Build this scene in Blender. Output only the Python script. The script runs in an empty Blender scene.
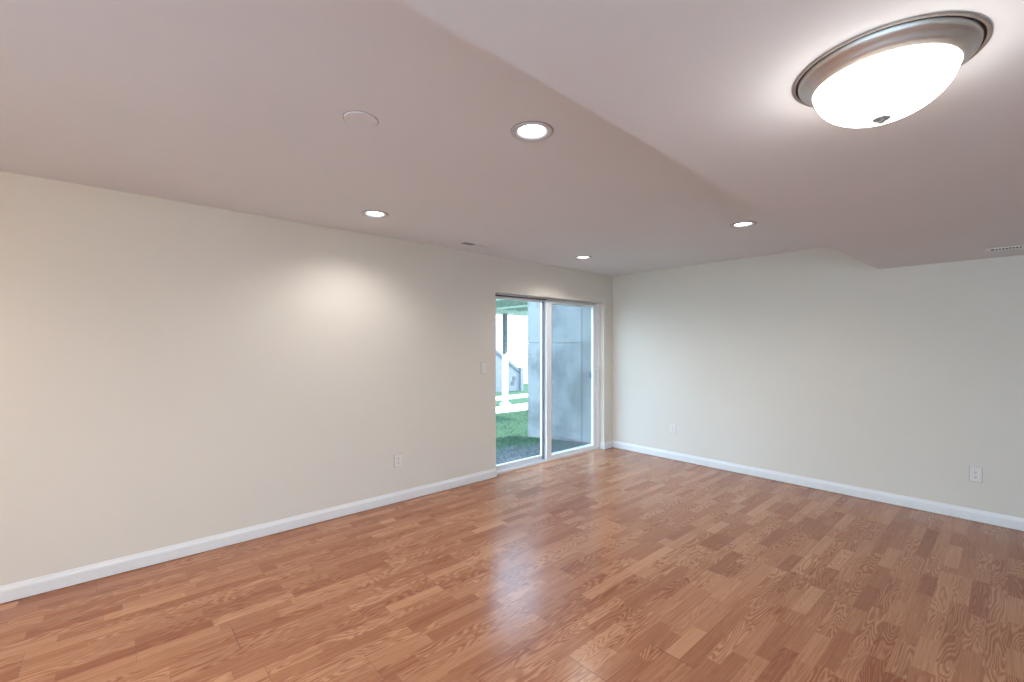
import bpy, bmesh, math, random
from mathutils import Vector, Matrix
from mathutils.geometry import tessellate_polygon
PI = math.pi
scn = bpy.context.scene
C = scn.collection

# ---------------------------------------------------------------- camera
cam_data = bpy.data.cameras.new('camera')
cam_data.sensor_width = 36.0
cam_data.lens = 448.0 / 1024.0 * 36.0
cam_data.shift_y = 4.0 / 1024.0
cam_data.clip_start = 0.02
cam = bpy.data.objects.new('camera', cam_data)
C.objects.link(cam)
cam.location = (0, 0, 1.458)
cam.rotation_euler = (math.radians(90), 0, -math.radians(41.8))
scn.camera = cam

# ---------------------------------------------------------------- world, sun, exposure
scn.view_settings.view_transform = 'Standard'
scn.view_settings.look = 'None'
scn.view_settings.gamma = 1.0
scn.view_settings.use_curve_mapping = False
scn.view_settings.exposure = 1.02

world = bpy.data.worlds.new('sky')
scn.world = world
world.use_nodes = True
wn = world.node_tree
wn.nodes.clear()
wo = wn.nodes.new('ShaderNodeOutputWorld')
wb = wn.nodes.new('ShaderNodeBackground')
wtc = wn.nodes.new('ShaderNodeTexCoord')
wsep = wn.nodes.new('ShaderNodeSeparateXYZ')
wr = wn.nodes.new('ShaderNodeValToRGB')
wr.color_ramp.elements[0].position = 0.0
wr.color_ramp.elements[0].color = (0.62, 0.80, 1.0, 1)
wr.color_ramp.elements[1].position = 0.7
wr.color_ramp.elements[1].color = (0.41, 0.65, 1.0, 1)
wn.links.new(wtc.outputs['Generated'], wsep.inputs[0])
wn.links.new(wsep.outputs['Z'], wr.inputs[0])
wn.links.new(wr.outputs[0], wb.inputs[0])
wb.inputs[1].default_value = 5.0
wn.links.new(wb.outputs[0], wo.inputs[0])

sd = bpy.data.lights.new('sun', 'SUN')
sd.energy = 5.0
sd.angle = math.radians(0.6)
sd.color = (1.0, 0.96, 0.88)
sun = bpy.data.objects.new('sun', sd)
C.objects.link(sun)
to_sun = Vector((0.92 * 0.7, -0.39 * 0.7, 0.72)).normalized()
sun.rotation_euler = to_sun.to_track_quat('Z', 'Y').to_euler()
sun.location = (20, -10, 20)

CAN_W = 17.5          # downlight power
BOWL = 9.5            # flush lamp emission

# ---------------------------------------------------------------- materials
def srgb(r, g, b):
    f = lambda c: (c / 255 / 12.92) if c / 255 <= 0.04045 else ((c / 255 + 0.055) / 1.055) ** 2.4
    return (f(r), f(g), f(b), 1)

def mat(name, col, rough=0.6, metal=0.0, spec=0.5, bump=None, vary=None, emit=None):
    m = bpy.data.materials.new(name)
    m.use_nodes = True
    nt = m.node_tree
    p = nt.nodes['Principled BSDF']
    p.inputs['Base Color'].default_value = col
    p.inputs['Roughness'].default_value = rough
    p.inputs['Metallic'].default_value = metal
    p.inputs['Specular IOR Level'].default_value = spec
    if emit:
        p.inputs['Emission Color'].default_value = emit[0]
        p.inputs['Emission Strength'].default_value = emit[1]
    if bump or vary:
        tc = nt.nodes.new('ShaderNodeTexCoord')
        if vary:
            sc, amt, d = vary
            n = nt.nodes.new('ShaderNodeTexNoise')
            n.inputs['Scale'].default_value = sc
            n.inputs['Detail'].default_value = d
            nt.links.new(tc.outputs['Object'], n.inputs['Vector'])
            mr = nt.nodes.new('ShaderNodeMapRange')
            mr.inputs['From Min'].default_value = 0.25
            mr.inputs['From Max'].default_value = 0.75
            mr.inputs['To Min'].default_value = 1 - amt
            mr.inputs['To Max'].default_value = 1 + amt
            nt.links.new(n.outputs['Fac'], mr.inputs['Value'])
            hv = nt.nodes.new('ShaderNodeVectorMath')
            hv.operation = 'SCALE'
            hv.inputs[0].default_value = col[:3]
            nt.links.new(mr.outputs[0], hv.inputs['Scale'])
            nt.links.new(hv.outputs[0], p.inputs['Base Color'])
        if bump:
            sc, st, dist = bump
            n = nt.nodes.new('ShaderNodeTexNoise')
            n.inputs['Scale'].default_value = sc
            n.inputs['Detail'].default_value = 3
            nt.links.new(tc.outputs['Object'], n.inputs['Vector'])
            b = nt.nodes.new('ShaderNodeBump')
            b.inputs['Strength'].default_value = st
            b.inputs['Distance'].default_value = dist
            nt.links.new(n.outputs['Fac'], b.inputs['Height'])
            nt.links.new(b.outputs[0], p.inputs['Normal'])
    return m

M = {}
M['wall'] = mat('cream_wall_paint', (0.75, 0.70, 0.625, 1), 0.75, spec=0.25, bump=(180, 0.06, 0.002), vary=(1.3, 0.012, 2))
M['ceiling'] = mat('flat_white_ceiling_paint', (0.79, 0.795, 0.81, 1), 0.9, spec=0.1, bump=(150, 0.05, 0.002), vary=(1.5, 0.012, 2))
M['trim'] = mat('white_trim_paint', (0.82, 0.82, 0.82, 1), 0.4, vary=(6, 0.01, 2))
M['vinyl'] = mat('white_vinyl', (0.88, 0.87, 0.87, 1), 0.4, vary=(6, 0.01, 2))
M['plastic'] = mat('white_plastic', (0.80, 0.79, 0.78, 1), 0.35, vary=(30, 0.01, 2))
M['almond'] = mat('light_almond_plastic', (0.66, 0.60, 0.54, 1), 0.4, vary=(30, 0.01, 2))
M['stile_shade'] = mat('blue_grey_stile_shade', (0.30, 0.35, 0.42, 1), 0.5, vary=(30, 0.02, 2))  # shade on the fixed panel's right stile, painted as a strip
M['trim_finial'] = mat('satin_grey_finial', (0.28, 0.28, 0.28, 1), 0.5, metal=0.4, vary=(30, 0.02, 2))
M['outlet'] = mat('warm_white_plastic', (0.80, 0.75, 0.71, 1), 0.35, vary=(30, 0.01, 2))
M['flange'] = mat('shaded_nickel_flange', (0.34, 0.30, 0.27, 1), 0.5, metal=0.5, vary=(40, 0.03, 3))  # shadow on the lamp's outer flange is put into this darker taupe
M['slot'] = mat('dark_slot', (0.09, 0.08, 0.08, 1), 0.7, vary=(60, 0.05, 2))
M['gap'] = mat('dark_gap', (0.035, 0.03, 0.028, 1), 0.8, vary=(60, 0.05, 2))
M['nickel'] = mat('brushed_nickel', (0.60, 0.57, 0.54, 1), 0.48, metal=1.0, vary=(40, 0.03, 3))
M['bowl'] = mat('frosted_lit_glass', (0.9, 0.9, 0.88, 1), 0.3, emit=((1.0, 0.965, 0.91, 1), BOWL))
M['bowl_fill'] = mat('warm_fill_glass', (0.9, 0.88, 0.8, 1), 0.3, emit=((1.0, 0.76, 0.50, 1), BOWL * 5.2))  # glow of the added fill lamp behind the camera
M['trim_grey'] = mat('satin_light_trim', (0.60, 0.61, 0.64, 1), 0.5, vary=(30, 0.01, 2))
M['seam'] = mat('painted_edge_shadow', (0.22, 0.20, 0.19, 1), 0.9, vary=(30, 0.02, 2))  # edge shadow painted around light trims, ceiling cover and wall plates
M['lens'] = mat('lit_lens', (0.9, 0.9, 0.9, 1), 0.4, emit=((1.0, 0.97, 0.95, 1), 4.0))
M['grey_metal'] = mat('dark_grey_metal', (0.06, 0.065, 0.075, 1), 0.4, metal=0.3, vary=(30, 0.05, 2))
M['concrete_path'] = mat('pale_concrete', (0.62, 0.60, 0.57, 1), 0.9, bump=(60, 0.3, 0.005), vary=(5, 0.08, 4))
M['siding'] = mat('white_siding', (0.38, 0.36, 0.34, 1), 0.6, vary=(2, 0.02, 2))
M['lumber'] = mat('green_treated_lumber', (0.32, 0.39, 0.31, 1), 0.8, bump=(40, 0.3, 0.004), vary=(9, 0.25, 4))
M['lumber_sunlit'] = mat('sunlit_treated_lumber', (0.80, 0.86, 0.78, 1), 0.8, bump=(40, 0.3, 0.004), vary=(9, 0.15, 4))  # lighter copy of the lumber; sunlight on some joists painted in
M['post'] = mat('weathered_grey_lumber', (0.10, 0.10, 0.105, 1), 0.8, bump=(40, 0.3, 0.004), vary=(9, 0.1, 4))
M['stair'] = mat('weathered_stair_lumber', (0.17, 0.165, 0.18, 1), 0.8, bump=(40, 0.3, 0.004), vary=(9, 0.12, 4))
M['ext'] = mat('exterior_wall_face', (0.55, 0.53, 0.50, 1), 0.9, vary=(3, 0.05, 3))

def ground_mat():
    m = bpy.data.materials.new('lawn_and_bare_soil')
    m.use_nodes = True
    nt = m.node_tree
    p = nt.nodes['Principled BSDF']
    p.inputs['Roughness'].default_value = 0.95
    p.inputs['Specular IOR Level'].default_value = 0.1
    tc = nt.nodes.new('ShaderNodeTexCoord')
    n = nt.nodes.new('ShaderNodeTexNoise'); n.inputs['Scale'].default_value = 2.2; n.inputs['Detail'].default_value = 6
    n2 = nt.nodes.new('ShaderNodeTexNoise'); n2.inputs['Scale'].default_value = 22; n2.inputs['Detail'].default_value = 5
    nt.links.new(tc.outputs['Object'], n.inputs['Vector'])
    nt.links.new(tc.outputs['Object'], n2.inputs['Vector'])
    sep = nt.nodes.new('ShaderNodeSeparateXYZ')
    nt.links.new(tc.outputs['Object'], sep.inputs[0])
    # soil by the house, grass further out, ragged border
    mr = nt.nodes.new('ShaderNodeMapRange')
    mr.inputs['From Min'].default_value = 4.9; mr.inputs['From Max'].default_value = 6.3
    nt.links.new(sep.outputs['Y'], mr.inputs['Value'])
    add = nt.nodes.new('ShaderNodeMath'); add.operation = 'ADD'
    nt.links.new(mr.outputs[0], add.inputs[0])
    nt.links.new(n.outputs['Fac'], add.inputs[1])
    rp = nt.nodes.new('ShaderNodeValToRGB')
    rp.color_ramp.elements[0].position = 0.55; rp.color_ramp.elements[0].color = (0, 0, 0, 1)
    rp.color_ramp.elements[1].position = 0.95; rp.color_ramp.elements[1].color = (1, 1, 1, 1)
    nt.links.new(add.outputs[0], rp.inputs[0])
    soil = nt.nodes.new('ShaderNodeValToRGB')
    soil.color_ramp.elements[0].position = 0.35; soil.color_ramp.elements[0].color = (0.05, 0.05, 0.05, 1)
    soil.color_ramp.elements[1].position = 0.7; soil.color_ramp.elements[1].color = (0.17, 0.165, 0.16, 1)
    nt.links.new(n2.outputs['Fac'], soil.inputs[0])
    gr = nt.nodes.new('ShaderNodeValToRGB')
    gr.color_ramp.elements[0].position = 0.3; gr.color_ramp.elements[0].color = (0.035, 0.06, 0.035, 1)
    gr.color_ramp.elements[1].position = 0.7; gr.color_ramp.elements[1].color = (0.08, 0.14, 0.075, 1)
    nt.links.new(n2.outputs['Fac'], gr.inputs[0])
    mx = nt.nodes.new('ShaderNodeMix'); mx.data_type = 'RGBA'
    nt.links.new(rp.outputs[0], mx.inputs[0])
    nt.links.new(soil.outputs[0], mx.inputs[6]); nt.links.new(gr.outputs[0], mx.inputs[7])
    nt.links.new(mx.outputs[2], p.inputs['Base Color'])
    b = nt.nodes.new('ShaderNodeBump'); b.inputs['Strength'].default_value = 0.6; b.inputs['Distance'].default_value = 0.03
    nt.links.new(n2.outputs['Fac'], b.inputs['Height']); nt.links.new(b.outputs[0], p.inputs['Normal'])
    return m
M['ground'] = ground_mat()
M['grass'] = mat('grass_blades', (0.07, 0.125, 0.07, 1), 0.8, vary=(1.7, 0.35, 4))

def concrete_mat():
    m = mat('board_formed_concrete', (0.50, 0.52, 0.53, 1), 0.9)
    nt = m.node_tree
    p = nt.nodes['Principled BSDF']
    tc = nt.nodes.new('ShaderNodeTexCoord')
    a = nt.nodes.new('ShaderNodeTexNoise'); a.inputs['Scale'].default_value = 1.6; a.inputs['Detail'].default_value = 8; a.inputs['Roughness'].default_value = 0.65
    s = nt.nodes.new('ShaderNodeTexVoronoi'); s.inputs['Scale'].default_value = 7
    nt.links.new(tc.outputs['Object'], a.inputs['Vector']); nt.links.new(tc.outputs['Object'], s.inputs['Vector'])
    r = nt.nodes.new('ShaderNodeValToRGB')
    r.color_ramp.elements[0].position = 0.40; r.color_ramp.elements[0].color = (0.18, 0.172, 0.170, 1)
    r.color_ramp.elements[1].position = 0.57; r.color_ramp.elements[1].color = (0.30, 0.285, 0.275, 1)
    nt.links.new(a.outputs['Fac'], r.inputs[0])
    pit = nt.nodes.new('ShaderNodeValToRGB')
    pit.color_ramp.elements[0].position = 0.05; pit.color_ramp.elements[0].color = (0.55, 0.55, 0.55, 1)
    pit.color_ramp.elements[1].position = 0.13; pit.color_ramp.elements[1].color = (1, 1, 1, 1)
    nt.links.new(s.outputs['Distance'], pit.inputs[0])
    mx = nt.nodes.new('ShaderNodeMix'); mx.data_type = 'RGBA'; mx.blend_type = 'MULTIPLY'; mx.inputs[0].default_value = 0.6
    nt.links.new(r.outputs[0], mx.inputs[6]); nt.links.new(pit.outputs[0], mx.inputs[7])
    nt.links.new(mx.outputs[2], p.inputs['Base Color'])
    b = nt.nodes.new('ShaderNodeBump'); b.inputs['Strength'].default_value = 0.4; b.inputs['Distance'].default_value = 0.01
    nt.links.new(a.outputs['Fac'], b.inputs['Height']); nt.links.new(b.outputs[0], p.inputs['Normal'])
    return m
M['concrete'] = concrete_mat()

def glass_mat(name, tint, refl):
    m = bpy.data.materials.new(name)
    m.use_nodes = True
    nt = m.node_tree
    nt.nodes.clear()
    o = nt.nodes.new('ShaderNodeOutputMaterial')
    t = nt.nodes.new('ShaderNodeBsdfTransparent'); t.inputs[0].default_value = tint
    g = nt.nodes.new('ShaderNodeBsdfGlossy'); g.inputs['Roughness'].default_value = 0.01
    lw = nt.nodes.new('ShaderNodeFresnel'); lw.inputs['IOR'].default_value = 1.3
    mr = nt.nodes.new('ShaderNodeMath'); mr.operation = 'MULTIPLY'; mr.inputs[1].default_value = refl
    nt.links.new(lw.outputs[0], mr.inputs[0])
    mx = nt.nodes.new('ShaderNodeMixShader')
    nt.links.new(mr.outputs[0], mx.inputs[0])
    nt.links.new(t.outputs[0], mx.inputs[1]); nt.links.new(g.outputs[0], mx.inputs[2])
    nt.links.new(mx.outputs[0], o.inputs[0])
    return m
M['glass'] = glass_mat('clear_door_glass', (0.93, 0.98, 0.97, 1), 0.2)

def screen_mat():
    m = bpy.data.materials.new('insect_screen_mesh')
    m.use_nodes = True
    nt = m.node_tree
    nt.nodes.clear()
    o = nt.nodes.new('ShaderNodeOutputMaterial')
    t = nt.nodes.new('ShaderNodeBsdfTransparent')
    d = nt.nodes.new('ShaderNodeBsdfDiffuse'); d.inputs[0].default_value = (0.10, 0.16, 0.22, 1)
    mx = nt.nodes.new('ShaderNodeMixShader'); mx.inputs[0].default_value = 0.14
    nt.links.new(t.outputs[0], mx.inputs[1]); nt.links.new(d.outputs[0], mx.inputs[2])
    nt.links.new(mx.outputs[0], o.inputs[0])
    return m
M['screen'] = screen_mat()

def wood_mat():
    m = bpy.data.materials.new('three_strip_oak_laminate')
    m.use_nodes = True
    nt = m.node_tree
    L = nt.links.new
    N = nt.nodes.new
    p = nt.nodes['Principled BSDF']
    at = N('ShaderNodeAttribute'); at.attribute_name = 'strip'
    sep = N('ShaderNodeSeparateColor'); L(at.outputs['Color'], sep.inputs[0])
    tc = N('ShaderNodeTexCoord')
    # per-strip offset of the grain
    off = N('ShaderNodeCombineXYZ')
    s1 = N('ShaderNodeMath'); s1.operation = 'MULTIPLY'; s1.inputs[1].default_value = 37.0; L(sep.outputs[1], s1.inputs[0])
    s2 = N('ShaderNodeMath'); s2.operation = 'MULTIPLY'; s2.inputs[1].default_value = 91.0; L(sep.outputs[1], s2.inputs[0])
    L(s1.outputs[0], off.inputs[0]); L(s2.outputs[0], off.inputs[2])
    add = N('ShaderNodeVectorMath'); add.operation = 'ADD'
    L(tc.outputs['Object'], add.inputs[0]); L(off.outputs[0], add.inputs[1])
    # fine fibre
    mp = N('ShaderNodeMapping'); mp.inputs['Scale'].default_value = (3.0, 95.0, 1.0); L(add.outputs[0], mp.inputs[0])
    n1 = N('ShaderNodeTexNoise'); n1.inputs['Scale'].default_value = 1.0; n1.inputs['Detail'].default_value = 4; n1.inputs['Roughness'].default_value = 0.6
    L(mp.outputs[0], n1.inputs['Vector'])
    # cathedral figure: contour lines of a stretched noise field
    mp2 = N('ShaderNodeMapping'); mp2.inputs['Scale'].default_value = (2.1, 15.0, 1.0); L(add.outputs[0], mp2.inputs[0])
    n2 = N('ShaderNodeTexNoise'); n2.inputs['Scale'].default_value = 1.0; n2.inputs['Detail'].default_value = 1.0; n2.inputs['Roughness'].default_value = 0.35
    L(mp2.outputs[0], n2.inputs['Vector'])
    k = N('ShaderNodeMath'); k.operation = 'MULTIPLY'; k.inputs[1].default_value = 95.0; L(n2.outputs['Fac'], k.inputs[0])
    wob = N('ShaderNodeMath'); wob.operation = 'MULTIPLY_ADD'; wob.inputs[1].default_value = 3.0; L(n1.outputs['Fac'], wob.inputs[0]); L(k.outputs[0], wob.inputs[2])
    sn = N('ShaderNodeMath'); sn.operation = 'SINE'; L(wob.outputs[0], sn.inputs[0])
    line = N('ShaderNodeMapRange'); line.inputs['From Min'].default_value = -1.0; line.inputs['From Max'].default_value = 1.0
    L(sn.outputs[0], line.inputs['Value'])
    # figure strength per strip (blue channel) 
    fs = N('ShaderNodeMath'); fs.operation = 'MULTIPLY'; fs.inputs[1].default_value = 0.62; L(sep.outputs[2], fs.inputs[0])
    # base tone
    ramp = N('ShaderNodeValToRGB')
    e = ramp.color_ramp.elements
    e[0].position = 0.0; e[0].color = (0.275, 0.098, 0.049, 1)
    e[1].position = 1.0; e[1].color = (0.56, 0.285, 0.158, 1)
    mid = e.new(0.5); mid.color = (0.40, 0.173, 0.090, 1)
    hi = e.new(1.0)
    # tone value = strip tone + fibre + figure
    a1 = N('ShaderNodeMath'); a1.operation = 'MULTIPLY_ADD'; a1.inputs[1].default_value = 1.05
    c1 = N('ShaderNodeMath'); c1.operation = 'SUBTRACT'; c1.inputs[1].default_value = 0.5; L(n1.outputs['Fac'], c1.inputs[0])
    L(c1.outputs[0], a1.inputs[0]); L(sep.outputs[0], a1.inputs[2])
    c2 = N('ShaderNodeMath'); c2.operation = 'SUBTRACT'; c2.inputs[1].default_value = 0.5; L(line.outputs[0], c2.inputs[0])
    c3 = N('ShaderNodeMath'); c3.operation = 'MULTIPLY'; L(c2.outputs[0], c3.inputs[0]); L(fs.outputs[0], c3.inputs[1])
    a2 = N('ShaderNodeMath'); a2.operation = 'ADD'; L(a1.outputs[0], a2.inputs[0]); L(c3.outputs[0], a2.inputs[1])
    L(a2.outputs[0], ramp.inputs[0])
    L(ramp.outputs[0], p.inputs['Base Color'])
    p.inputs['Roughness'].default_value = 0.24
    p.inputs['Specular IOR Level'].default_value = 0.29
    rr = N('ShaderNodeMapRange'); rr.inputs['To Min'].default_value = 0.17; rr.inputs['To Max'].default_value = 0.27
    L(n1.outputs['Fac'], rr.inputs['Value']); L(rr.outputs[0], p.inputs['Roughness'])
    return m
M['wood'] = wood_mat()

# ---------------------------------------------------------------- helpers
def obj(name, bm, m, parent=None, smooth=False):
    bmesh.ops.recalc_face_normals(bm, faces=bm.faces)
    me = bpy.data.meshes.new(name)
    bm.to_mesh(me)
    bm.free()
    for mm in (m if isinstance(m, (list, tuple)) else [m]):
        me.materials.append(mm)
    if smooth:
        for p in me.polygons:
            p.use_smooth = True
    o = bpy.data.objects.new(name, me)
    C.objects.link(o)
    if parent:
        o.parent = parent
    return o

def box(bm, x0, x1, y0, y1, z0, z1, bevel=0.0, mi=0, seg=2):
    r = bmesh.ops.create_cube(bm, size=1)
    vs = r['verts']
    bmesh.ops.scale(bm, vec=(x1 - x0, y1 - y0, z1 - z0), verts=vs)
    bmesh.ops.translate(bm, vec=((x0 + x1) / 2, (y0 + y1) / 2, (z0 + z1) / 2), verts=vs)
    fs = list({f for v in vs for f in v.link_faces})
    for f in fs:
        f.material_index = mi
    if bevel > 0:
        es = list({e for f in fs for e in f.edges})
        r = bmesh.ops.bevel(bm, geom=es, offset=bevel, segments=seg, affect='EDGES', profile=0.7)
        for f in r['faces']:
            f.material_index = mi
    return bm

def lathe(bm, prof, n=64, mi=0, close=False):
    """revolve (r,z) points about Z"""
    rings = []
    for r, z in prof:
        if r < 1e-6:
            rings.append([bm.verts.new((0, 0, z))])
        else:
            rings.append([bm.verts.new((r * math.cos(2 * PI * i / n), r * math.sin(2 * PI * i / n), z)) for i in range(n)])
    for a, b in zip(rings[:-1], rings[1:]):
        for i in range(n):
            j = (i + 1) % n
            if len(a) == 1 and len(b) == 1:
                continue
            if len(a) == 1:
                f = bm.faces.new((a[0], b[i], b[j]))
            elif len(b) == 1:
                f = bm.faces.new((a[i], a[j], b[0]))
            else:
                f = bm.faces.new((a[i], a[j], b[j], b[i]))
            f.material_index = mi
    return bm

def extrude_profile(bm, prof, p0, p1, out):
    """profile of (offset, z) points swept from p0 to p1; out = unit vector the offset runs along"""
    a = [bm.verts.new((p0[0] + out[0] * o, p0[1] + out[1] * o, z)) for o, z in prof]
    b = [bm.verts.new((p1[0] + out[0] * o, p1[1] + out[1] * o, z)) for o, z in prof]
    n = len(prof)
    for i in range(n):
        j = (i + 1) % n
        bm.faces.new((a[i], a[j], b[j], b[i]))
    bm.faces.new(a)
    bm.faces.new(list(reversed(b)))

def thing(name, label, cat, loc=(0, 0, 0), rotz=0, group=None):
    o = bpy.data.objects.new(name, None)
    o.empty_display_size = 0.1
    C.objects.link(o)
    o.location = loc
    o.rotation_euler = (0, 0, rotz)
    o['label'] = label
    o['category'] = cat
    if group:
        o['group'] = group
    return o

def struct(o, label=None):
    o['kind'] = 'structure'
    if label:
        o['label'] = label
    return o

def copy_tree(o, parent=None):
    c = o.copy()
    C.objects.link(c)
    c.parent = parent
    for ch in list(o.children):
        copy_tree(ch, c)
    return c

B = lambda: bmesh.new()
# ---------------------------------------------------------------- room dimensions
X0, X1 = -2.3, 5.325
Y0, Y1 = -2.9, 3.803
H = 2.44
DX0, DX1, DH = 3.155, 5.124, 2.045        # sliding door opening
EXT = 4.03                                # outer face of the door wall
CANS = [(1.442, 1.475), (1.473, 3.188), (3.945, 3.217), (3.837, 1.467), (-1.25, 1.475), (-1.40, 2.95)]  # last two are out of view, added for fill light

# floor: every strip a face with its own tone, planks of three strips
def build_floor():
    rnd = random.Random(7)
    FLY = 3.876
    bm = B()
    lay = bm.loops.layers.float_color.new('strip')
    W = 0.2165
    k0 = math.floor((Y0 - 0.96) / W) - 1
    known = {0: 1.96, 1: 1.597, 3: 3.0, 4: 3.457, 5: 3.087, 7: 0.462}
    gaps = []
    k = k0
    base = 0.4
    while 0.96 + k * W < FLY - 0.001:
        ya, yb = 0.96 + k * W, 0.96 + (k + 1) * W
        Lp = 1.285
        base = known.get(k, (base - 0.365 + rnd.uniform(-0.12, 0.12)))
        xs = []
        n0 = math.floor((X0 - base) / Lp)
        x = base + n0 * Lp
        while x < X1:
            xs.append(x)
            x += Lp
        for px in xs:
            offs = [rnd.uniform(0.08, 0.22), rnd.uniform(0.22, 0.34), rnd.uniform(0.30, 0.42)]
            rnd.shuffle(offs)
            for s in range(3):
                cuts = [0]
                c = offs[s]
                while c < Lp - 0.1:
                    cuts.append(c)
                    c += rnd.uniform(0.30, 0.47)
                cuts.append(Lp)
                for a, b in zip(cuts[:-1], cuts[1:]):
                    xa, xb = max(px + a, X0), min(px + b, X1)
                    y_a = max(ya + s * W / 3, Y0)
                    y_b = min(ya + (s + 1) * W / 3, FLY)
                    if xb <= xa + 1e-4 or y_b <= y_a + 1e-4:
                        continue
                    f = bm.faces.new([bm.verts.new((xx, yy, 0)) for xx, yy in ((xa, y_a), (xb, y_a), (xb, y_b), (xa, y_b))])
                    tone = min(1, max(0, rnd.gauss(0.50, 0.18)))
                    col = (tone, rnd.random(), 1.0 if rnd.random() < 0.5 else rnd.uniform(0.05, 0.4), 1)
                    for lp in f.loops:
                        lp[lay] = col
            # joint at the plank's end; a few have opened up
            w = 0.0011
            dark = (abs(px - 1.597) < 0.01 or abs(px - 1.96) < 0.01 or abs(px - 3.087) < 0.01 or abs(px - 3.457) < 0.01 or abs(px - 3.0) < 0.01 or abs(px - 0.462) < 0.01)
            if dark:
                w = 0.0026
            if X0 < px < X1:
                gaps.append((px - w / 2, px + w / 2, max(ya, Y0), min(yb, FLY)))
        gaps.append((X0, X1, ya - 0.0004, ya + 0.0004))
        k += 1
    bm.faces.ensure_lookup_table()
    for (xa, xb, y_a, y_b) in gaps:
        if y_b <= y_a or y_a < Y0:
            continue
        f = bm.faces.new([bm.verts.new((xx, yy, 0.0002)) for xx, yy in ((xa, y_a), (xb, y_a), (xb, y_b), (xa, y_b))])
        f.material_index = 1
    # slab under the boards, also below the door frame
    box(bm, X0 - 0.1, X1 + 0.1, Y0 - 0.1, EXT, -0.30, -0.002, mi=1)
    for f in bm.faces:
        if f.normal.z < 0 and len({round(v.co.z, 4) for v in f.verts}) == 1 and f.verts[0].co.z >= 0:
            f.normal_flip()
    me = bpy.data.meshes.new('floor')
    bm.normal_update()
    bm.to_mesh(me); bm.free()
    me.materials.append(M['wood']); me.materials.append(M['gap'])
    o = bpy.data.objects.new('floor', me)
    C.objects.link(o)
    struct(o, 'warm three-strip oak laminate floor running towards the far corner')
build_floor()

# walls
bm = B()
box(bm, X0 - 0.2, DX0, Y1, EXT, -0.3, 2.70)
box(bm, DX1, X1 + 0.25, Y1, EXT, -0.3, 2.70)
box(bm, DX0, DX1, Y1, EXT, DH, 2.70)
struct(obj('wall_left', bm, M['wall']), 'long cream wall with the sliding patio door')
bm = B(); box(bm, X1, X1 + 0.25, Y0 - 0.2, Y1, -0.3, 2.70)
struct(obj('wall_right', bm, M['wall']), 'plain cream wall at the end of the room')
def wall_with_fill_window(name, n, axis, pos, thick, a0, a1, w0, w1, z0, z1, label):
    # axis 'x': wall in the plane x=pos..pos-thick, spans y a0..a1; axis 'y' the other way round
    def bb(bm, p0, p1, c0, c1, za, zb, bev=0.0):
        if axis == 'x':
            box(bm, p0, p1, c0, c1, za, zb, bev)
        else:
            box(bm, c0, c1, p0, p1, za, zb, bev)
    bm = B()
    bb(bm, pos - thick, pos, a0, w0, -0.3, 2.70)
    bb(bm, pos - thick, pos, w1, a1, -0.3, 2.70)
    bb(bm, pos - thick, pos, w0, w1, -0.3, z0)
    bb(bm, pos - thick, pos, w0, w1, z1, 2.70)
    struct(obj(name, bm, M['wall']), label)
    bm = B()
    p0, p1 = pos - thick + 0.03, pos - thick + 0.09
    f = 0.05
    bb(bm, p0, p1, w0, w0 + f, z0, z1, 0.003); bb(bm, p0, p1, w1 - f, w1, z0, z1, 0.003)
    bb(bm, p0, p1, w0 + f, w1 - f, z0, z0 + f, 0.003); bb(bm, p0, p1, w0 + f, w1 - f, z1 - f, z1, 0.003)
    mid = (w0 + w1) / 2
    bb(bm, p0, p1, mid - 0.03, mid + 0.03, z0 + f, z1 - f, 0.003)
    w = obj('fill_window_%d' % n, bm, M['vinyl']); struct(w, 'white vinyl glazing added behind the camera, unseen, for fill daylight')
    bm = B()
    bb(bm, p0 + 0.027, p0 + 0.033, w0 + f - 0.004, w1 - f + 0.004, z0 + f - 0.004, z1 - f + 0.004)
    obj('glass_pane', bm, M['glass'], w)
bm = B(); box(bm, X0 - 0.2, X1, Y0 - 0.2, Y0, -0.3, 2.70)
struct(obj('wall_back', bm, M['wall']))
wall_with_fill_window('wall_near', 1, 'x', X0, 0.2, Y0, Y1, -2.75, 1.5, 0.12, 2.13, 'cream wall behind the camera to the left')  # opening is added, unseen, to fill the room with daylight

# ceiling with holes for the recessed lights
def build_ceiling():
    bm = B()
    outer = [Vector((X0, 0.5, 0)), Vector((X1, 0.5, 0)), Vector((X1, Y1, 0)), Vector((X0, Y1, 0))]
    loops = [outer]
    for cx, cy in CANS:
        loops.append([Vector((cx + 0.083 * math.cos(-2 * PI * i / 48), cy + 0.083 * math.sin(-2 * PI * i / 48), 0)) for i in range(48)])
    pts = [p for l in loops for p in l]
    vs = [bm.verts.new((p.x, p.y, H)) for p in pts]
    for t in tessellate_polygon(loops):
        bm.faces.new([vs[i] for i in t])
    box(bm, X0, X1, Y0, Y1, 2.60, 2.70)
    o = obj('ceiling', bm, M['ceiling'])
    struct(o, 'flat white ceiling with recessed lights')
    return o
build_ceiling()

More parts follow.
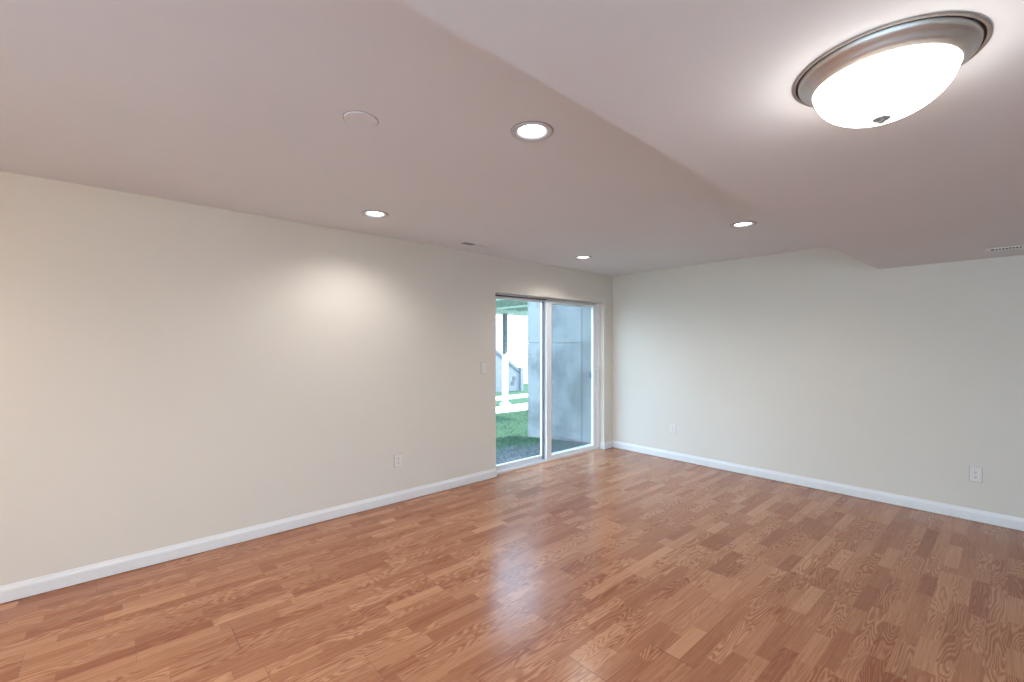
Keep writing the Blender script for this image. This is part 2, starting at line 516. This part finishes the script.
# dropped soffit: its edge bows slightly, as the drywall bead does
edge = [(X0, .826, 2.154), (.423, .833, 2.154), (.847, .836, 2.154), (1.63, .852, 2.154), (2.6, .866, 2.154), (3.70, .872, 2.155), (4.6, .858, 2.159), (X1, .838, 2.166)]
bm = B()
lo, hi = [], []
for x, y, z in edge:
    lo.append((bm.verts.new((x, y - 0.004, z)), bm.verts.new((x, y, z + 0.004))))
    hi.append(bm.verts.new((x, y, H + 0.02)))
back = [bm.verts.new((x, Y0, 2.154)) for x, y, z in edge]
backh = [bm.verts.new((x, Y0, H + 0.02)) for x, y, z in edge]
for i in range(len(edge) - 1):
    bm.faces.new((lo[i][0], lo[i + 1][0], back[i + 1], back[i]))
    bm.faces.new((lo[i][0], lo[i][1], lo[i + 1][1], lo[i + 1][0]))
    bm.faces.new((lo[i][1], hi[i], hi[i + 1], lo[i + 1][1]))
    bm.faces.new((hi[i], backh[i], backh[i + 1], hi[i + 1]))
struct(obj('ceiling_soffit', bm, M['ceiling']), 'lower dropped section of ceiling with the round lamp')

# baseboards
def baseprof(g=0.006, h=0.099, t=0.013):
    return [(0, g), (t, g), (t, h - 0.030), (t - 0.002, h - 0.022), (t - 0.006, h - 0.012), (t - 0.008, h - 0.004), (0.004, h), (0, h)]
bm = B()
extrude_profile(bm, baseprof(), (X0, Y1), (DX0 + 0.012, Y1), (0, -1))
extrude_profile(bm, baseprof(), (DX0, Y1 - 0.012), (DX0, 3.866), (1, 0))
extrude_profile(bm, baseprof(), (DX1 - 0.012, Y1), (X1, Y1), (0, -1))
extrude_profile(bm, baseprof(), (DX1, Y1 - 0.012), (DX1, 3.866), (-1, 0))
struct(obj('baseboard_left', bm, M['trim']), 'white baseboard along the door wall')
bm = B()
seam = 0.355
extrude_profile(bm, baseprof(), (X1, Y0), (X1, seam - 0.0012), (-1, 0))
extrude_profile(bm, baseprof(), (X1, seam + 0.0012), (X1, Y1), (-1, 0))
struct(obj('baseboard_right', bm, M['trim']), 'white baseboard along the end wall')
bm = B(); extrude_profile(bm, baseprof(), (X0, Y0), (X1, Y0), (0, 1))
struct(obj('baseboard_back', bm, M['trim']))
bm = B(); extrude_profile(bm, baseprof(), (X0, Y0), (X0, Y1), (1, 0))
struct(obj('baseboard_near', bm, M['trim']))

# ---------------------------------------------------------------- sliding patio door
door = bpy.data.objects.new('door_1', None)
C.objects.link(door)
door.location = ((DX0 + DX1) / 2, 3.95, 0)
struct(door, 'white vinyl sliding patio door')
def dobj(name, bm, m, parent=door):
    o = obj(name, bm, m, parent)
    if parent is door:
        o.matrix_parent_inverse = Matrix.Translation(door.location).inverted()
    return o
FY0, FY1 = 3.873, 3.988
J = 0.042
HB = 1.998          # underside of head frame
bm = B()
box(bm, DX0, DX0 + J, FY0, FY1, 0.0, DH, 0.002)
box(bm, DX1 - J, DX1, FY0, FY1, 0.0, DH, 0.002)
box(bm, DX0 + J, DX1 - J, FY0, FY0 + 0.008, 2.027, DH - 0.004, 0.001)
box(bm, DX0 + J, DX1 - J, FY0 + 0.056, FY1, HB + 0.004, DH, 0.001)
box(bm, DX0 + J, DX1 - J, FY0, FY1, DH - 0.012, DH, 0.0)
dobj('frame', bm, M['vinyl'])
bm = B()                              # threshold with its inner and outer track
box(bm, DX0, DX1, FY0 - 0.001, FY0 + 0.012, 0.0, 0.030, 0.002)
box(bm, DX0, DX1, FY0 + 0.012, FY1, 0.0, 0.010)
box(bm, DX0, DX1, FY0 + 0.054, FY0 + 0.060, 0.010, 0.026)
box(bm, DX0, DX1, FY1 - 0.03, FY1, 0.0, 0.026, 0.002)
dobj('threshold', bm, M['vinyl'])
bm = B()                              # dark strips painting the shade inside the empty inner track
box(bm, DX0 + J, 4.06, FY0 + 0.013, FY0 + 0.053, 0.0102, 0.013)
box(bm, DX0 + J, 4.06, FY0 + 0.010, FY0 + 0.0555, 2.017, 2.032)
dobj('track_shade', bm, M['slot'])

def panel(name, x0, x1, y0, y1, z0, z1, stile_l, stile_r, top, bot):
    bm = B()
    box(bm, x0, x0 + stile_l, y0, y1, z0, z1, 0.003)
    box(bm, x1 - stile_r, x1, y0, y1, z0, z1, 0.003)
    box(bm, x0 + stile_l - 0.002, x1 - stile_r + 0.002, y0, y1, z1 - top, z1, 0.003)
    box(bm, x0 + stile_l - 0.002, x1 - stile_r + 0.002, y0, y1, z0, z0 + bot, 0.003)
    p = dobj(name, bm, M['vinyl'])
    bm = B()
    ym = (y0 + y1) / 2
    box(bm, x0 + stile_l - 0.004, x1 - stile_r + 0.004, ym - 0.003, ym + 0.003, z0 + bot - 0.004, z1 - top + 0.004)
    g = obj('glass_pane', bm, M['glass'], p)
    return p
fixed = panel('fixed_panel', DX0 + J, 4.110, 3.935, 3.970, 0.026, 2.012, 0.075, 0.085, 0.022, 0.050)
bm = B(); box(bm, 4.018, 4.058, 3.929, 3.9345, 0.03, 2.008, 0.001)
obj('stile_shade', bm, M['stile_shade'], fixed)
slide = panel('sliding_panel', 4.060, 5.080, 3.889, 3.926, 0.014, 2.012, 0.088, 0.085, 0.024, 0.052)
# inside pull: D-shaped white handle on an escutcheon
def tube(bm, pts, r, n=10, mi=0):
    rings = []
    for i, p in enumerate(pts):
        p = Vector(p)
        a = Vector(pts[max(i - 1, 0)]); b = Vector(pts[min(i + 1, len(pts) - 1)])
        t = (b - a).normalized()
        q = t.to_track_quat('Z', 'Y')
        rings.append([bm.verts.new(p + q @ Vector((r * math.cos(2 * PI * k / n), r * math.sin(2 * PI * k / n), 0))) for k in range(n)])
    for a, b in zip(rings[:-1], rings[1:]):
        for k in range(n):
            f = bm.faces.new((a[k], a[(k + 1) % n], b[(k + 1) % n], b[k]))
            f.material_index = mi
    bm.faces.new(rings[0]); bm.faces.new(list(reversed(rings[-1])))
bm = B()
box(bm, 5.022, 5.052, 3.880, 3.890, 0.90, 1.15, 0.004)
tube(bm, [(5.037, 3.885, 1.135), (5.036, 3.862, 1.130), (5.034, 3.840, 1.105), (5.033, 3.832, 1.06), (5.033, 3.830, 1.02), (5.034, 3.834, 0.97), (5.036, 3.850, 0.935), (5.037, 3.885, 0.915)], 0.008, 12)
obj('pull_handle', bm, M['plastic'], slide)
bm = B()
box(bm, 4.990, 5.020, 3.926, 3.966, 0.995, 1.085, 0.005)
hl = obj('outside_handle', bm, M['grey_metal'], slide)
hl['label'] = 'dark outside handle seen through the glass'
bm = B()
box(bm, 5.083, 5.104, FY0 - 0.006, FY0 + 0.001, 0.90, 1.15, 0.002)
dobj('latch_strike', bm, M['plastic'])
# insect screen in its own frame on the outer track
bm = B()
sx0, sx1, sz0, sz1, sy = 4.09, 5.080, 0.03, 2.00, 3.981
for a in ((sx0, sx0 + 0.035, sz0, sz1), (sx1 - 0.007, sx1, sz0, sz1), (sx0, sx1, sz0, sz0 + 0.03), (sx0, sx1, sz1 - 0.02, sz1)):
    box(bm, a[0], a[1], sy - 0.006, sy + 0.006, a[2], a[3])
scr = dobj('screen_panel', bm, M['vinyl'])
bm = B(); box(bm, sx0 + 0.03, sx1 - 0.006, sy - 0.0005, sy + 0.0005, sz0 + 0.03, sz1 - 0.02)
obj('insect_mesh', bm, M['screen'], scr)

# ---------------------------------------------------------------- recessed lights
def downlight():
    t = thing('recessed_light', '', 'ceiling light', (0, 0, H), 0, 'recessed lights in the upper ceiling')
    bm = B()
    lathe(bm, [(0.0620, 0.010), (0.0640, 0.004), (0.0665, -0.001), (0.072, -0.004), (0.082, -0.0065), (0.090, -0.0075), (0.0945, -0.007), (0.0965, -0.0045), (0.0945, -0.0015), (0.0945, 0.0005), (0.079, 0.0005)], 64)
    lathe(bm, [(0.0952, -0.0015), (0.0985, -0.0008), (0.0985, 0.0003)], 64, 1)
    obj('trim_ring', bm, [M['trim_grey'], M['seam']], t, True)  # M['seam'] paints the edge shadow around the trim
    bm = B()
    lathe(bm, [(0, 0.005), (0.030, 0.0055), (0.055, 0.007), (0.0622, 0.010), (0.0622, 0.014), (0, 0.014)], 48)
    obj('lens', bm, M['lens'], t, True)
    bm = B()
    lathe(bm, [(0.0815, 0.0), (0.0815, 0.12), (0.0, 0.12)], 48)
    obj('housing_can', bm, M['plastic'], t, True)
    ld = bpy.data.lights.new('lamp', 'SPOT')
    ld.energy = CAN_W
    ld.color = (1.0, 0.965, 0.93)
    ld.spot_size = math.radians(147)
    ld.spot_blend = 0.75
    ld.shadow_soft_size = 0.045
    lo_ = bpy.data.objects.new('lamp', ld)
    C.objects.link(lo_)
    lo_.parent = t
    lo_.location = (0, 0, -0.012)
    return t
LBL = ['recessed light nearest the camera, beside the soffit edge, with the largest white trim ring',
       'recessed light close to the long left wall above its bright scallop of light',
       'small recessed light high above the sliding patio door',
       'recessed light between the soffit edge and the end wall']
first = None
for i, (cx, cy) in enumerate(CANS):
    if first is None:
        first = o = downlight()
    else:
        o = copy_tree(first)
    o.location = (cx, cy, H)
    o['label'] = LBL[i] if i < 4 else ('added fill light recessed behind the camera, away from the door wall' if i == 4 else 'added fill light recessed behind the camera, close to the door wall')

# ---------------------------------------------------------------- flush bowl lamp on the soffit
fl = thing('flush_ceiling_lamp', 'round frosted glass bowl lamp with a brushed nickel ring, lit, on the low soffit', 'ceiling light', (1.44, 0.22, 2.154))
bm = B()
lathe(bm, [(0.150, 0.001), (0.190, 0.001), (0.1905, -0.002), (0.189, -0.0035), (0.1825, -0.0040), (0.182, -0.0025)], 96, 2)
lathe(bm, [(0.182, -0.0025), (0.1772, -0.0025)], 96, 1)
lathe(bm, [(0.1772, -0.0025), (0.1765, -0.008), (0.1745, -0.0125), (0.1710, -0.0155), (0.1670, -0.0175), (0.1640, -0.0200), (0.1610, -0.0245), (0.1575, -0.0290), (0.1530, -0.0325), (0.1490, -0.0350), (0.1460, -0.0375), (0.1440, -0.0380), (0.1430, -0.0360), (0.1430, -0.010)], 96)
obj('metal_ring', bm, [M['nickel'], M['gap'], M['flange']], fl, True)
bm = B()
prof = []
for i in range(17):
    a = i / 16 * PI / 2
    prof.append((0.1425 * math.cos(a) ** 0.9 if i < 16 else 0.0, -0.036 - 0.092 * math.sin(a) ** 1.15))
lathe(bm, [(0.1425, -0.030)] + prof, 96)
obj('glass_bowl', bm, M['bowl'], fl, True)
bm = B()
lathe(bm, [(0.0, -0.126), (0.0185, -0.126), (0.0195, -0.1285), (0.017, -0.1315), (0.010, -0.134), (0.0075, -0.137), (0.0055, -0.1400), (0.0, -0.1415)], 32)
obj('finial', bm, M['trim_finial'], fl, True)

fill_lamp = copy_tree(fl)  # unseen lamp, added as warm fill for the left side
fill_lamp.location = (-1.45, 1.75, H)
fill_lamp['label'] = 'added round bowl lamp for warm fill, unseen, on the upper ceiling behind the camera'
for ch in fill_lamp.children:
    if ch.name.startswith('glass_bowl'):
        ch.data = ch.data.copy()
        ch.data.materials[0] = M['bowl_fill']

# ---------------------------------------------------------------- blank cover on the ceiling
t = thing('ceiling_cover_plate', 'round blank white cover plate on the upper ceiling left of the recessed lights', 'cover plate', (0.810, 1.893, H), math.radians(-20))
bm = B()
lathe(bm, [(0.0, -0.006), (0.066, -0.006), (0.070, -0.0045), (0.0715, 0.0), ], 64)
lathe(bm, [(0.0715, -0.0006), (0.0738, -0.0006), (0.0738, 0.0003)], 64, 1)
obj('plate', bm, [M['ceiling'], M['seam']], t, False)  # M['seam'] paints the edge shadow around the cover
for s in (-1, 1):
    bm = B(); lathe(bm, [(0, -0.0085), (0.003, -0.008), (0.0045, -0.006)], 16)
    c = obj('screw', bm, M['almond'], t, True); c.location = (s * 0.053, 0, 0)

# ---------------------------------------------------------------- air registers
def register(label, loc, rot, length, width, n, dark_half=False):
    t = thing('air_register', label, 'air vent', loc, rot)
    bm = B()
    fw = 0.024
    L2, W2 = length / 2, width / 2
    for a in ((-L2, L2, -W2, -W2 + fw), (-L2, L2, W2 - fw, W2), (-L2, -L2 + fw, -W2 + fw, W2 - fw), (L2 - fw, L2, -W2 + fw, W2 - fw), (-0.006, 0.006, -W2 + fw, W2 - fw)):
        box(bm, a[0], a[1], a[2], a[3], -0.006, 0.0, 0.0015)
    obj('frame', bm, M['trim'], t)
    bm = B(); box(bm, -L2 + fw, L2 - fw, -W2 + fw, W2 - fw, -0.0008, 0.0)
    obj('duct_opening', bm, M['gap'], t)
    x = -L2 + fw + 0.008
    step = (length - 2 * fw - 0.012) / n
    for i in range(n):
        bm = B()
        box(bm, -0.0006, 0.0006, -W2 + fw, W2 - fw, -0.005, 0.005)
        ang = math.radians(62 if i < n / 2 else -62)
        bmesh.ops.rotate(bm, cent=(0, 0, 0), matrix=Matrix.Rotation(ang, 3, 'Y'), verts=bm.verts)
        bmesh.ops.translate(bm, vec=(x + i * step, 0, -0.0042), verts=bm.verts)
        obj('louvre', bm, M['trim'], t)
    return t
register('white louvred air register on the upper ceiling near the left wall', (2.655, 3.515, H), 0, 0.35, 0.14, 16)
register('white louvred air register on the soffit near the end wall', (4.79, -0.047, 2.154), math.radians(90), 0.36, 0.14, 18)

# ---------------------------------------------------------------- outlets and switch
def outlet(label, loc, rotz):
    t = thing('wall_outlet', label, 'outlet', loc, rotz, None)
    bm = B(); box(bm, -0.036, 0.036, -0.0075, -0.001, -0.0585, 0.0585, 0.0022); box(bm, -0.0385, 0.0385, -0.0012, 0.0, -0.0610, 0.0595, 0, 1)  # dark backing, wider below, paints the plate's shadow on the wall
    obj('cover_plate', bm, [M['outlet'], M['seam']], t)  # M['seam'] is the painted shadow behind the plate
    for s in (-1, 1):
        bm = B()
        pts = []
        for k in range(24):
            a = 2 * PI * k / 24
            pts.append((0.0168 * math.cos(a), max(-0.0125, min(0.0125, 0.0168 * math.sin(a)))))
        lo_ = [bm.verts.new((x, -0.0062, z + s * 0.0195)) for x, z in pts]
        hi_ = [bm.verts.new((x * 0.96, -0.0088, z * 0.96 + s * 0.0195)) for x, z in pts]
        for k in range(24):
            bm.faces.new((lo_[k], lo_[(k + 1) % 24], hi_[(k + 1) % 24], hi_[k]))
        bm.faces.new(hi_)
        r = obj('receptacle', bm, M['outlet'], t)
        bm = B()
        z = s * 0.0195
        box(bm, -0.0075, -0.0045, -0.0092, -0.0086, z - 0.003, z + 0.007)
        box(bm, 0.0045, 0.0075, -0.0092, -0.0086, z - 0.002, z + 0.006)
        box(bm, -0.003, 0.003, -0.0092, -0.0086, z - 0.0105, z - 0.0055)
        obj('slots', bm, M['slot'], r)
    bm = B(); box(bm, -0.003, 0.003, -0.0078, -0.006, -0.003, 0.003, 0.001)
    obj('screw', bm, M['almond'], t)
    return t
outlet('white duplex outlet low on the long left wall', (1.981, Y1, 0.388), 0)
outlet('white duplex outlet on the end wall, near the corner by the patio door', (X1, 2.882, 0.398), -PI / 2)
outlet('white duplex outlet on the end wall at the right edge of the view', (X1, 0.206, 0.388), -PI / 2)
t = thing('light_switch', 'single white toggle light switch on the wall left of the patio door', 'light switch', (2.990, Y1, 1.212))
bm = B(); box(bm, -0.036, 0.036, -0.0075, -0.001, -0.0585, 0.0585, 0.0022); box(bm, -0.0385, 0.0385, -0.0012, 0.0, -0.0610, 0.0595, 0, 1)
obj('switch_plate', bm, [M['outlet'], M['seam']], t)  # M['seam'] is the painted shadow around the plate
bm = B(); box(bm, -0.005, 0.005, -0.0072, -0.006, -0.012, 0.012)
obj('toggle_slot', bm, M['almond'], t)
bm = B(); box(bm, -0.004, 0.004, -0.018, -0.006, -0.006, 0.004, 0.001)
obj('toggle', bm, M['outlet'], t)
for s in (-1, 1):
    bm = B(); box(bm, -0.003, 0.003, -0.0078, -0.006, s * 0.030 - 0.003, s * 0.030 + 0.003, 0.001)
    obj('screw', bm, M['almond'], t)

# ================================================================ outside
# unseen upper storey, added to cast shade over the yard next to the door
bm = B(); box(bm, X0 - 0.2, 6.6, Y0 - 0.2, EXT, 2.70, 6.0)
struct(obj('added_upper_storey', bm, M['ext']), 'unseen upper storey over the room, added to shade the yard')

def gz(x, y):
    t = min(1, max(0, (y - 4.0) / 3.2))
    return -0.09 - 0.19 * t
bm = B()
nx, ny = 60, 70
rnd = random.Random(3)
from mathutils import noise
grid = []
for j in range(ny + 1):
    yy = EXT - 0.02 + (j / ny) ** 1.8 * 30
    row = []
    for i in range(nx + 1):
        xx = -8 + 40 * i / nx
        z = gz(xx, yy) + 0.035 * noise.noise(Vector((xx * 1.3, yy * 1.3, 0))) * min(1, (yy - EXT + 0.1)) + 0.02 * noise.noise(Vector((xx * 5, yy * 5, 3)))
        row.append(bm.verts.new((xx, yy, z)))
    grid.append(row)
for j in range(ny):
    for i in range(nx):
        bm.faces.new((grid[j][i], grid[j][i + 1], grid[j + 1][i + 1], grid[j + 1][i]))
struct(obj('ground', bm, M['ground'], None, True), 'yard of grass and bare soil')

bm = B()
rg = random.Random(11)
for i in range(26000):
    y = rg.uniform(4.7, 8.6)
    x = rg.uniform(3.4, 5.55) if y < 6.1 else rg.uniform(3.4, 9.5)
    if y < 6.8 and rg.random() > (y - 4.7) / 2.1:
        continue
    if noise.noise(Vector((x * 1.8, y * 1.8, 9))) < -0.6 + 0.0:
        continue
    z = gz(x, y) - 0.02
    h = rg.uniform(0.03, 0.07)
    a = rg.uniform(0, 2 * PI); w = 0.006
    dx, dy = math.cos(a) * w, math.sin(a) * w
    lx, ly = rg.uniform(-0.04, 0.04), rg.uniform(-0.04, 0.04)
    bm.faces.new((bm.verts.new((x - dx, y - dy, z)), bm.verts.new((x + dx, y + dy, z)), bm.verts.new((x + lx, y + ly, z + h))))
g = obj('grass', bm, M['grass'])
g['kind'] = 'stuff'; g['label'] = 'short green lawn grass growing outside the patio door'; g['category'] = 'grass'

bm = B()
for x0_, x1_, y0_, y1_ in ((-30, X0 - 0.2, -25, EXT - 0.02), (X0 - 0.2, 32, -25, Y0 - 0.2), (X1 + 0.25, 32, Y0 - 0.2, EXT - 0.02), (-30, -8, EXT - 0.02, 34)):
    bm.faces.new([bm.verts.new((a, b, -0.12)) for a, b in ((x0_, y0_), (x1_, y0_), (x1_, y1_), (x0_, y1_))])
struct(obj('ground_around', bm, M['concrete_path']), 'pale ground around the other sides of the house')

# concrete retaining wall running out from the house
cw = thing('retaining_wall', 'tall grey poured concrete wall running out from beside the patio door', 'wall', (5.70, 5.0, -0.6))
bm = B()
for ya_, yb_ in ((EXT, 4.665), (4.675, 5.94)):
    for za_, zb_ in ((-0.6, 1.490), (1.502, 2.72)):
        box(bm, 5.70, 5.95, ya_, yb_, za_, zb_, 0.003)
box(bm, 5.715, 5.94, EXT, 5.92, -0.5, 2.70)
o = obj('concrete_body', bm, M['concrete'], cw); o.matrix_parent_inverse = Matrix.Translation(cw.location).inverted()

# deck above the yard
dk = thing('backyard_deck', 'raised backyard deck of greenish lumber seen from below through the door', 'deck', (8.5, 9.85, -0.3))
def kid(name, bm, m, par):
    o = obj(name, bm, m, par); o.matrix_parent_inverse = Matrix.Translation(par.location).inverted(); return o
DZ = 2.47
bm = B(); box(bm, 4.0, 9.6, 9.79, 9.83, DZ - 0.12, DZ + 0.16, 0.003); box(bm, 4.0, 9.6, 9.88, 9.92, DZ - 0.12, DZ + 0.16, 0.003)
kid('beam', bm, M['lumber'], dk)
x = 4.05
i = 0
while x < 9.6:
    bm = B(); box(bm, x, x + 0.04, 6.6, 9.95, DZ, DZ + 0.19, 0.002)
    kid('joist', bm, M['lumber_sunlit'] if i % 4 == 2 else M['lumber'], dk)
    x += 0.41; i += 1
y = 6.6
i = 0
while y < 10.0:
    bm = B(); box(bm, 3.95, 9.65, y, y + 0.138, DZ + 0.192, DZ + 0.225, 0.002)
    kid('deck_board', bm, M['lumber'], dk)
    y += 0.146
for px_ in (8.50, 5.9):
    bm = B(); box(bm, px_ - 0.05, px_ + 0.05, 9.76, 9.86, -0.45, DZ - 0.1, 0.004)
    kid('post', bm, M['post'], dk)
    bm = B()
    prism_ = [(px_ - 0.062, -0.35), (px_ + 0.062, -0.35), (px_ + 0.062, 1.26), (px_ - 0.062, 1.18)]  # slant-topped white shell paints the sunlight on the lower post
    for ya_, yb_ in ((9.748, 9.872),):
        a = [bm.verts.new((x_, ya_, z_)) for x_, z_ in prism_]; b = [bm.verts.new((x_, yb_, z_)) for x_, z_ in prism_]
        for q in range(4):
            bm.faces.new((a[q], a[(q + 1) % 4], b[(q + 1) % 4], b[q]))
        bm.faces.new(a); bm.faces.new(list(reversed(b)))
    sl = kid('sunlit_post_shell', bm, M['vinyl'], dk); sl['label'] = 'white shell standing for sunlight on the lower post'
    bm = B(); lathe(bm, [(0, 0.0), (0.17, 0.0), (0.16, 0.13), (0.13, 0.15), (0, 0.15)], 24)
    bmesh.ops.translate(bm, vec=(px_, 9.81, -0.36), verts=bm.verts)
    kid('footing', bm, M['concrete_path'], dk)

# walks, stair and neighbouring house
def slab(name, y0, y1, label):
    bm = B(); box(bm, -2, 24, y0, y1, -0.34, -0.245, 0.01)
    o = obj(name, bm, M['concrete_path']); o['kind'] = 'structure'; o['label'] = label
slab('garden_path', 8.65, 9.55, 'pale concrete walk crossing the lawn')
slab('house_walk', 10.75, 11.4, 'narrow pale walk by the neighbouring house')

# stair with solid side panel, newel and handrail
st = thing('outdoor_staircase', 'weathered grey wooden stair rising to the left by the white house', 'staircase', (10.3, 12.8, -0.28))
bm = B()
# side skirt: polygon under the sloping rail
def prism(bm, poly, y0, y1):
    a = [bm.verts.new((x, y0, z)) for x, z in poly]
    b = [bm.verts.new((x, y1, z)) for x, z in poly]
    n = len(poly)
    for i in range(n):
        bm.faces.new((a[i], a[(i + 1) % n], b[(i + 1) % n], b[i]))
    bm.faces.new(a); bm.faces.new(list(reversed(b)))
prism(bm, [(9.6, -0.27), (11.6, -0.27), (11.6, 0.40), (10.98, 0.83), (9.6, 1.75)], 12.50, 12.53)
kid('side_panel', bm, M['stair'], st)
bm = B()
prism(bm, [(9.6, 1.80), (9.6, 1.68), (11.6, 0.36), (11.6, 0.48)], 12.47, 12.50)
kid('stringer', bm, M['post'], st)
bm = B(); box(bm, 11.56, 11.70, 12.43, 12.57, -0.3, 0.60, 0.005)
kid('newel_post', bm, M['stair'], st)
for i in range(6):
    xx = 11.28 - i * 0.28; zz = -0.10 + i * 0.18
    bm = B(); box(bm, xx, xx + 0.30, 12.53, 13.4, zz, zz + 0.04, 0.004)
    kid('tread', bm, M['stair'], st)
bm = B(); box(bm, 11.20, 11.36, 12.49, 12.502, 0.12, 0.28); box(bm, 11.12, 11.28, 12.49, 12.502, -0.04, 0.10)
kid('side_opening', bm, M['slot'], st)

nh = thing('neighbouring_house', 'white sided house across the yard, bright in the sun', 'house', (10, 15, -0.3))
bm = B()
z = -0.3
while z < 6.2:
    prism_pts = None
    # lapped boards
    a = [bm.verts.new(p) for p in ((-4, 14.50, z), (22, 14.50, z), (22, 14.52, z + 0.19), (-4, 14.52, z + 0.19))]
    bm.faces.new(a)
    b = [bm.verts.new(p) for p in ((-4, 14.50, z), (22, 14.50, z), (22, 14.53, z), (-4, 14.53, z))]
    bm.faces.new(b)
    z += 0.19
box(bm, -4, 22, 14.53, 20, -0.4, 6.2)
kid('siding', bm, M['siding'], nh)
bm = B(); box(bm, 11.58, 11.66, 14.40, 14.52, 1.20, 1.48, 0.01)
kid('wall_lantern', bm, M['stair'], nh)
bm = B(); box(bm, 10.56, 10.66, 14.42, 14.52, -0.3, 6.0, 0.01)
kid('downspout', bm, M['siding'], nh)
